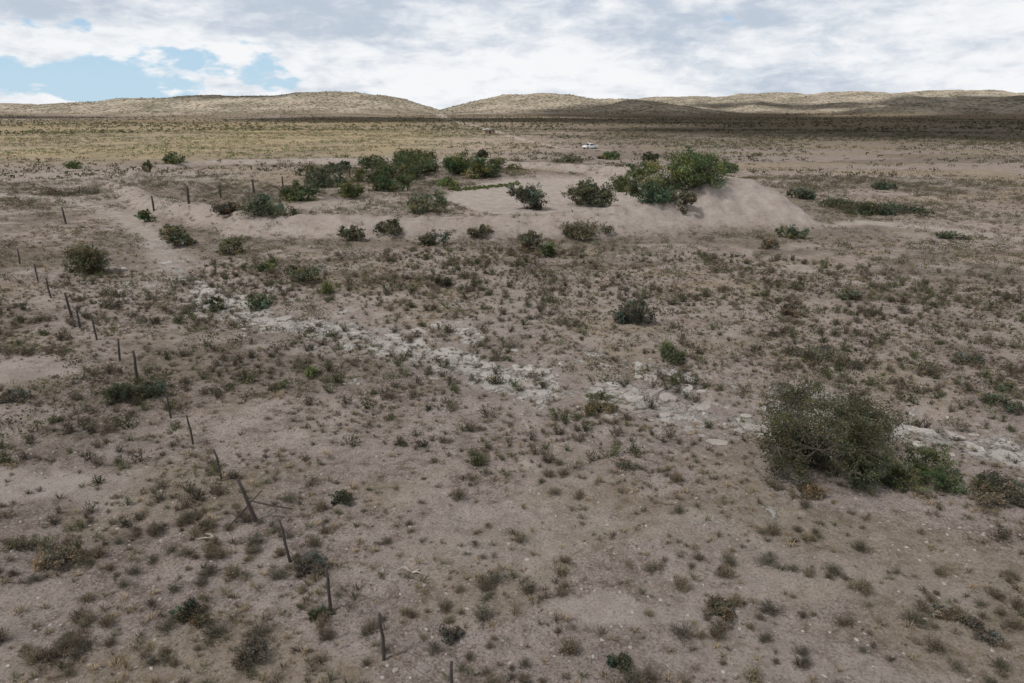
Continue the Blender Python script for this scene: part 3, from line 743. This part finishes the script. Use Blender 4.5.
# ------------------------------------------------------------------ fences
def poly_tube(pts, rads, sides=8, seed=0):
    r = np.random.default_rng(seed); pts = np.array(pts, float); V = []
    for i, p in enumerate(pts):
        d = pts[min(i+1, len(pts)-1)]-pts[max(i-1, 0)]; d /= np.linalg.norm(d)
        ref = np.array([1., 0, 0]) if abs(d[2]) > .7 else np.array([0, 0, 1.])
        u = np.cross(d, ref); u /= np.linalg.norm(u); w = np.cross(d, u)
        for k in range(sides):
            a = 2*math.pi*k/sides; V.append(p+(u*math.cos(a)+w*math.sin(a))*rads[i]*(1+r.normal(0, .06)))
    n = len(pts); Q = [(i*sides+k, i*sides+(k+1) % sides, (i+1)*sides+(k+1) % sides, (i+1)*sides+k) for i in range(n-1) for k in range(sides)]
    V.append(pts[0]); V.append(pts[-1]); b = n*sides
    T = [(b, (k+1) % sides, k) for k in range(sides)]+[(b+1, (n-1)*sides+k, (n-1)*sides+(k+1) % sides) for k in range(sides)]
    return np.array(V), np.array(Q), np.array(T)
def tube_obj(name, pts, rads, mat, parent, sides=8, seed=0):
    V, Q, T = poly_tube(pts, rads, sides, seed)
    return link(name, mesh_np(name, V, [Q, T], [mat], smooth=True), parent)
def fence(name, spec, lab, nwires, wr=.004, k=1.):
    base0 = at(spec[0][0], spec[0][1]); root = empty(name, base0); tag(root, lab, 'fence')
    tops = []
    for i, (px, py, H, lx, ly, rad) in enumerate(spec):
        rad *= k
        b = at(px, py)-base0
        t = b+np.array([lx, ly, H]); m = (b+t)/2+rng.normal(0, .015, 3)
        q = b+(t-b)*.75+rng.normal(0, .012, 3)
        tube_obj('post', [b-np.array([0, 0, .15]), b, m, q, t], [rad*1.1, rad*1.05, rad, rad*.9, rad*.8], M_WOOD, root, 8, i)
        tops.append((b, t))
    for w in range(nwires):
        f = .92-.28*w; pts = []
        for i in range(len(tops)-1):
            a = tops[i][0]+(tops[i][1]-tops[i][0])*f; c = tops[i+1][0]+(tops[i+1][1]-tops[i+1][0])*f
            for k_ in range(4):
                t = k_/4; p = a+(c-a)*t; p[2] -= .10*4*t*(1-t); pts.append(p)
        pts.append(tops[-1][0]+(tops[-1][1]-tops[-1][0])*f)
        tube_obj('wire', pts, [wr]*len(pts), M_WIRE, root, 4, w)
    return root, tops, base0
near = [(452,705,1.15,.02,0,.035),(384,660,1.3,-.03,.02,.034),(331,611,1.3,-.02,0,.036),(290,562,1.3,-.2,.12,.036),(256,521,1.4,-.42,.1,.05),(222,481,1.2,-.12,0,.034),(193,444,1.2,-.06,0,.034),(171,418,1.1,.0,0,.034),(138,383,1.6,.06,0,.058),(120,361,1.2,.12,0,.045),(97,340,1.4,-.04,0,.045),(80,328,1.3,.05,0,.045),(72,318,1.6,-.12,0,.062),(51,298,1.4,-.04,0,.048),(38,281,1.3,.0,0,.048),(20,264,1.3,.08,0,.048),(-8,245,1.3,0,0,.048)]
fr, tops, b0 = fence('wire_fence', near, 'old leaning wooden post and wire fence crossing the left foreground', 3, .004, 1.15)
b, t = tops[4]
def rel(px, py, z): return np.array(flat(px, py, z)+(z,))-b0
g = float(tops[4][0][2]+b0[2])
tube_obj('brace', [rel(226, 530, g+.0), rel(244, 510, g+.35), rel(262, 490, g+.7)], [.026, .024, .018], M_WOOD, fr, 7, 41)
tube_obj('rail', [b+(t-b)*.5, rel(270, 505, g+.45), rel(292, 509, g+.35)], [.026, .024, .018], M_WOOD, fr, 7, 42)
far = [(66,224,1.9,-.1,0,.10),(154,211,1.9,0,0,.12),(189,204,2.1,.05,0,.16),(221,198,2.0,-.05,0,.15),(254,193,2.2,0,0,.17),(283,188,2.0,.04,0,.14),(307,184,2.0,0,0,.14),(330,180,2.0,-.05,0,.14),(350,177,1.8,0,0,.13),(372,173,1.8,0,0,.13),(395,170,1.8,0,0,.13)]
fence('wire_fence', far, 'dark wooden post fence running along the left bank of the dry pond', 2, .010)

def branch(px, py, seed, lab):
    p = at(px, py)
    r = np.random.default_rng(seed); V_, Q_, T_ = [], [], []; off = 0
    for k in range(4):
        a = r.uniform(0, 6.28); L = r.uniform(.25, .6); d = np.array([math.cos(a), math.sin(a), 0])
        pts = [np.array([0, 0, .04]), d*L*.5+np.array([0, 0, .10])+r.normal(0, .03, 3), d*L+np.array([0, 0, .05])]
        V, Q, T = poly_tube(pts, [.03, .02, .008], 6, k); V_.append(V); Q_.append(Q+off); T_.append(T+off); off += len(V)
    o = link('dead_branch', mesh_np('dead_branch', np.concatenate(V_), [np.concatenate(Q_), np.concatenate(T_)], [M_DEAD], smooth=True)); o.location = p
    tag(o, lab, 'dead branch')
branch(216, 540, 1, 'bleached dead branch on the ground left of the crossed fence timbers')
branch(236, 264, 2, 'pale dead branch beside the dark olive bush at the upper wash')
branch(412, 574, 3, 'small pale dead branch on bare soil right of the fence')

# ------------------------------------------------------------------ pickup
import bmesh
M_PAINT = mat_simple('white_paint', (.78, .80, .82), .35, 0, .04, 3)
M_GLASS = mat_simple('dark_glass', (.02, .025, .03), .1, 0, .1, 3)
M_TYRE = mat_simple('tyre_rubber', (.02, .02, .02), .8, 0, .2, 9)
M_RIM = mat_simple('steel_rim', (.45, .45, .46), .35, .8, .1, 5)
M_LAMP = mat_simple('lamp_lens', (.75, .75, .7), .2, 0, .05, 5)
M_RED = mat_simple('red_lens', (.35, .02, .015), .3, 0, .1, 5)
M_TIN = mat_simple('corrugated_tin', (.42, .42, .42), .5, .3, .2, 2)
M_WALL = mat_simple('adobe_wall', (.30, .22, .16), .9, 0, .25, 2)
def prism(name, prof, y0, y1, mat, parent, inset=0., bev=.04):
    bm = bmesh.new()
    a = [bm.verts.new((x_, y0, z_)) for x_, z_ in prof]; b = [bm.verts.new((x_, y1, z_)) for x_, z_ in prof]
    bm.faces.new(a[::-1]); bm.faces.new(b); n = len(prof)
    for i in range(n): bm.faces.new((a[i], a[(i+1) % n], b[(i+1) % n], b[i]))
    if inset:
        zt = max(z_ for _, z_ in prof)
        for v in bm.verts:
            if v.co.z > zt-.05: v.co.y *= 1-inset
    bmesh.ops.recalc_face_normals(bm, faces=bm.faces[:])
    if bev: bmesh.ops.bevel(bm, geom=bm.edges[:], offset=bev, segments=2, affect='EDGES', profile=.5)
    me = bpy.data.meshes.new(name); bm.to_mesh(me); bm.free(); me.materials.append(mat)
    return link(name, me, parent)
def cyl(name, cx, cy, cz, r, w, mat, parent):
    bm = bmesh.new(); bmesh.ops.create_cone(bm, cap_ends=True, segments=24, radius1=r, radius2=r, depth=w)
    for v in bm.verts: v.co = Vector((v.co.x+cx, v.co.z+cy, v.co.y+cz))
    bmesh.ops.recalc_face_normals(bm, faces=bm.faces[:])
    bmesh.ops.bevel(bm, geom=bm.edges[:], offset=.02, segments=1, affect='EDGES')
    me = bpy.data.meshes.new(name); bm.to_mesh(me); bm.free(); me.materials.append(mat)
    return link(name, me, parent)
def pickup(px, py, rz):
    p = at(px, py); root = empty('pickup_truck', p, rz); tag(root, 'white pickup truck parked on the plain behind the dry pond', 'pickup')
    prism('body', [(-2.7, .55), (-2.7, 1.15), (-.75, 1.15), (1.1, 1.15), (2.45, 1.05), (2.65, .9), (2.65, .5), (2.1, .45), (-2.3, .45)], -.92, .92, M_PAINT, root)
    prism('cab', [(-.8, 1.16), (-.7, 1.88), (.55, 1.92), (1.25, 1.16)], -.86, .86, M_PAINT, root, .12)
    for s in (-1, 1):
        prism('side_window', [(-.66, 1.22), (-.6, 1.72), (.45, 1.74), (.95, 1.22)], s*.80, s*.885, M_GLASS, root, .06, .01)
    prism('windshield', [(.70, 1.80), (.74, 1.82), (1.28, 1.22), (1.22, 1.2)], -.68, .68, M_GLASS, root, 0, .005)
    prism('rear_window', [(-.84, 1.25), (-.80, 1.75), (-.74, 1.75), (-.78, 1.25)], -.62, .62, M_GLASS, root, 0, .005)
    prism('cargo_bed', [(-2.6, 1.155), (-2.6, 1.17), (-.9, 1.17), (-.9, 1.155)], -.78, .78, M_TYRE, root, 0, 0)
    prism('front_bumper', [(2.64, .5), (2.64, .72), (2.78, .70), (2.78, .52)], -.88, .88, M_RIM, root)
    prism('rear_bumper', [(-2.82, .5), (-2.82, .68), (-2.68, .68), (-2.68, .5)], -.86, .86, M_RIM, root)
    for s in (-1, 1):
        prism('headlight', [(2.60, .8), (2.58, .95), (2.67, .93), (2.68, .8)], s*.62, s*.86, M_LAMP, root, 0, .01)
        prism('taillight', [(-2.73, .8), (-2.73, 1.08), (-2.68, 1.08), (-2.68, .8)], s*.72, s*.88, M_RED, root, 0, .01)
        for wx_ in (-1.65, 1.7):
            w_ = cyl('wheel', wx_, s*.86, .39, .39, .26, M_TYRE, root); cyl('rim', wx_, s*.93, .39, .22, .16, M_RIM, w_)
pickup(590, 149, math.radians(215))
def shed(px, py, rz):
    p = at(px, py); root = empty('shed', p, rz); tag(root, 'small ranch shed with pale tin roof far away beside the dirt track', 'shed')
    prism('wall', [(-3, -.2), (-3, 2.2), (3, 2.2), (3, -.2)], -2, 2, M_WALL, root, 0, .02)
    prism('roof', [(-3.4, 2.15), (-3.4, 2.28), (0, 3.1), (3.4, 2.28), (3.4, 2.15), (0, 2.95)], -2.3, 2.3, M_TIN, root, 0, .01)
    prism('door', [(-.5, 0), (-.5, 1.9), (.5, 1.9), (.5, 0)], -2.06, -2.01, M_GLASS, root, 0, 0)
    for q in (-2.2, 1.5): prism('window', [(q, 1.), (q, 1.6), (q+.7, 1.6), (q+.7, 1.)], -2.05, -2.01, M_GLASS, root, 0, 0)
shed(489, 134, .3)

# ------------------------------------------------------------------ sun, added shade cloud meshes, sky
S = Vector((-.50, -.30, .80)).normalized()
sd = bpy.data.lights.new('sun', 'SUN'); sd.energy = 3.3; sd.angle = math.radians(5); sd.color = (1, .955, .89)
so = bpy.data.objects.new('sun', sd); COL.objects.link(so); so.rotation_euler = S.to_track_quat('Z', 'Y').to_euler(); so.location = (-50, -30, 80)
def cloud_mat(name, tr):
    m, t = newmat(name)
    d = t.n('ShaderNodeBsdfDiffuse'); d.inputs[0].default_value = (.85, .86, .88, 1)
    p = t.n('ShaderNodeBsdfTransparent'); mx = t.n('ShaderNodeMixShader'); mx.inputs[0].default_value = tr
    t.l(d.outputs[0], mx.inputs[1]); t.l(p.outputs[0], mx.inputs[2])
    o = t.n('ShaderNodeOutputMaterial'); t.l(mx.outputs[0], o.inputs[0]); return m
def shade_clouds():  # blobs above the frame, added to block sun over hills, plain and foreground
    mats = [cloud_mat('thick_shade_cloud', .03), cloud_mat('thin_shade_cloud', .82)]
    Vs, Fs, MI = [], [], []; off = 0; alt = 700
    bm = bmesh.new(); bmesh.ops.create_icosphere(bm, subdivisions=4, radius=1.)
    bv = np.array([v.co[:] for v in bm.verts]); bf = np.array([[v.index for v in f.verts] for f in bm.faces]); bm.free()
    for k, (X, Y, rx_, ry_, mi) in enumerate([(600, 820, 480, 380, 0), (400, 460, 300, 190, 0), (320, 1420, 250, 260, 0), (-60, 1000, 360, 160, 0), (720, 2050, 250, 330, 0), (1500, 2150, 330, 360, 0), (1050, 1380, 360, 260, 0), (-1050, 1150, 420, 110, 0), (-620, 1720, 150, 150, 0), (60, 20, 420, 190, 1)]):
        a = alt/S.z; c = np.array([X+S.x*a, Y+S.y*a, alt])
        n = fbm(bv[:, 0]*2.2+k*7, bv[:, 1]*2.2+bv[:, 2]*1.7, 4, 80+k)
        V = bv*(.75+.6*n)[:, None]*np.array([rx_, ry_, 50])+c
        Vs.append(V); Fs.append(bf+off); off += len(V); MI += [mi]*len(bf)
    o = link('shade_clouds', mesh_np('shade_clouds', np.concatenate(Vs), [np.concatenate(Fs)], mats, midx=MI, smooth=True))
    tag(o, 'cloud blobs out of view overhead, added to shade the hills and plain', 'shade_clouds', kind='structure')
shade_clouds()

w = bpy.data.worlds.new('World'); bpy.context.scene.world = w; w.use_nodes = True
t = NT(w.node_tree)
sky = t.n('ShaderNodeTexSky', sky_type='NISHITA'); sky.sun_disc = False
sky.sun_elevation = math.asin(S.z); sky.sun_rotation = math.atan2(S.x, S.y)
sky.altitude = 1200; sky.dust_density = .6; sky.air_density = 1.0; sky.ozone_density = 2.
tc = t.n('ShaderNodeTexCoord'); v = tc.outputs['Generated']
sx = t.n('ShaderNodeSeparateXYZ'); t.l(v, sx.inputs[0])
az = t.math('ARCTAN2', sx.outputs[0], sx.outputs[1]); el = t.math('ARCSINE', sx.outputs[2])
mp = t.n('ShaderNodeMapping'); t.l(v, mp.inputs['Vector']); mp.inputs['Scale'].default_value = (11, 11, 26); mp.inputs['Location'].default_value = (.6, .2, .3)
n1 = t.noise(mp.outputs[0], 1.0, 8, .56, .1)
mp2 = t.n('ShaderNodeMapping'); t.l(v, mp2.inputs['Vector']); mp2.inputs['Scale'].default_value = (6, 6, 22); mp2.inputs['Location'].default_value = (3.1, 1.7, .4)
n2 = t.noise(mp2.outputs[0], 1.0, 8, .56, .25)
mp3 = t.n('ShaderNodeMapping'); t.l(v, mp3.inputs['Vector']); mp3.inputs['Scale'].default_value = (22, 22, 55)
n3 = t.noise(mp3.outputs[0], 1.0, 6, .6, .3)
def gauss(a0, sa, e0, se):
    q1 = t.math('POWER', t.math('ABSOLUTE', t.math('DIVIDE', t.math('SUBTRACT', az, a0), sa)), 2.)
    q2 = t.math('POWER', t.math('ABSOLUTE', t.math('DIVIDE', t.math('SUBTRACT', el, e0), se)), 2.)
    return t.math('EXPONENT', t.math('MULTIPLY', t.math('ADD', q1, q2), -1.))
blue = gauss(-.56, .34, .040, .045)
cov = t.math('SUBTRACT', t.math('ADD', n1, .20), t.math('MULTIPLY', blue, .34))
cov = t.math('SUBTRACT', cov, t.math('MULTIPLY', gauss(.34, .20, .065, .03), .08))
cov = t.ramp(cov, .43, .53)
band = t.ramp(el, .058, .105)
side = t.ramp(az, .62, .34)
g = t.math('ADD', t.math('MULTIPLY', t.math('MULTIPLY', band, side), .34), t.math('MULTIPLY', t.math('SUBTRACT', n2, .5), 1.6))
g = t.math('ADD', g, t.math('MULTIPLY', t.math('SUBTRACT', n3, .5), 1.1))
g = t.math('ADD', g, t.math('MULTIPLY', gauss(.32, .22, .055, .045), .2))
g = t.ramp(g, -.12, .60)
cc = t.mix(g, (.92, .935, .955), (.52, .59, .69))
cc = t.mix(t.ramp(el, .16, .5), cc, (.54, .55, .58))
tint = t.mix(1.0, sky.outputs[0], (.98, 1.02, 1.15), 'MULTIPLY')
bsky = t.n('ShaderNodeBackground'); t.l(tint, bsky.inputs[0]); bsky.inputs[1].default_value = .10
haze = t.n('ShaderNodeBackground'); haze.inputs[0].default_value = (.50, .70, .86, 1)
mh = t.n('ShaderNodeMixShader'); t.l(t.ramp(el, .25, .0, .1, .85), mh.inputs[0]); t.l(bsky.outputs[0], mh.inputs[1]); t.l(haze.outputs[0], mh.inputs[2])
bcl = t.n('ShaderNodeBackground'); t.l(cc, bcl.inputs[0]); bcl.inputs[1].default_value = 1.0
mx = t.n('ShaderNodeMixShader'); t.l(cov, mx.inputs[0]); t.l(mh.outputs[0], mx.inputs[1]); t.l(bcl.outputs[0], mx.inputs[2])
out = t.n('ShaderNodeOutputWorld'); t.l(mx.outputs[0], out.inputs[0])

# ------------------------------------------------------------------ camera
cd = bpy.data.cameras.new('camera'); cd.lens = 24; cd.sensor_width = 36; cd.clip_end = 30000; cd.clip_start = .1
co = bpy.data.objects.new('camera', cd); COL.objects.link(co); co.location = (0, 0, CH); co.rotation_euler = (math.pi/2-PITCH, 0, 0)
sc_ = bpy.context.scene; sc_.camera = co
sc_.view_settings.view_transform = 'Standard'; sc_.view_settings.look = 'None'; sc_.view_settings.exposure = 0
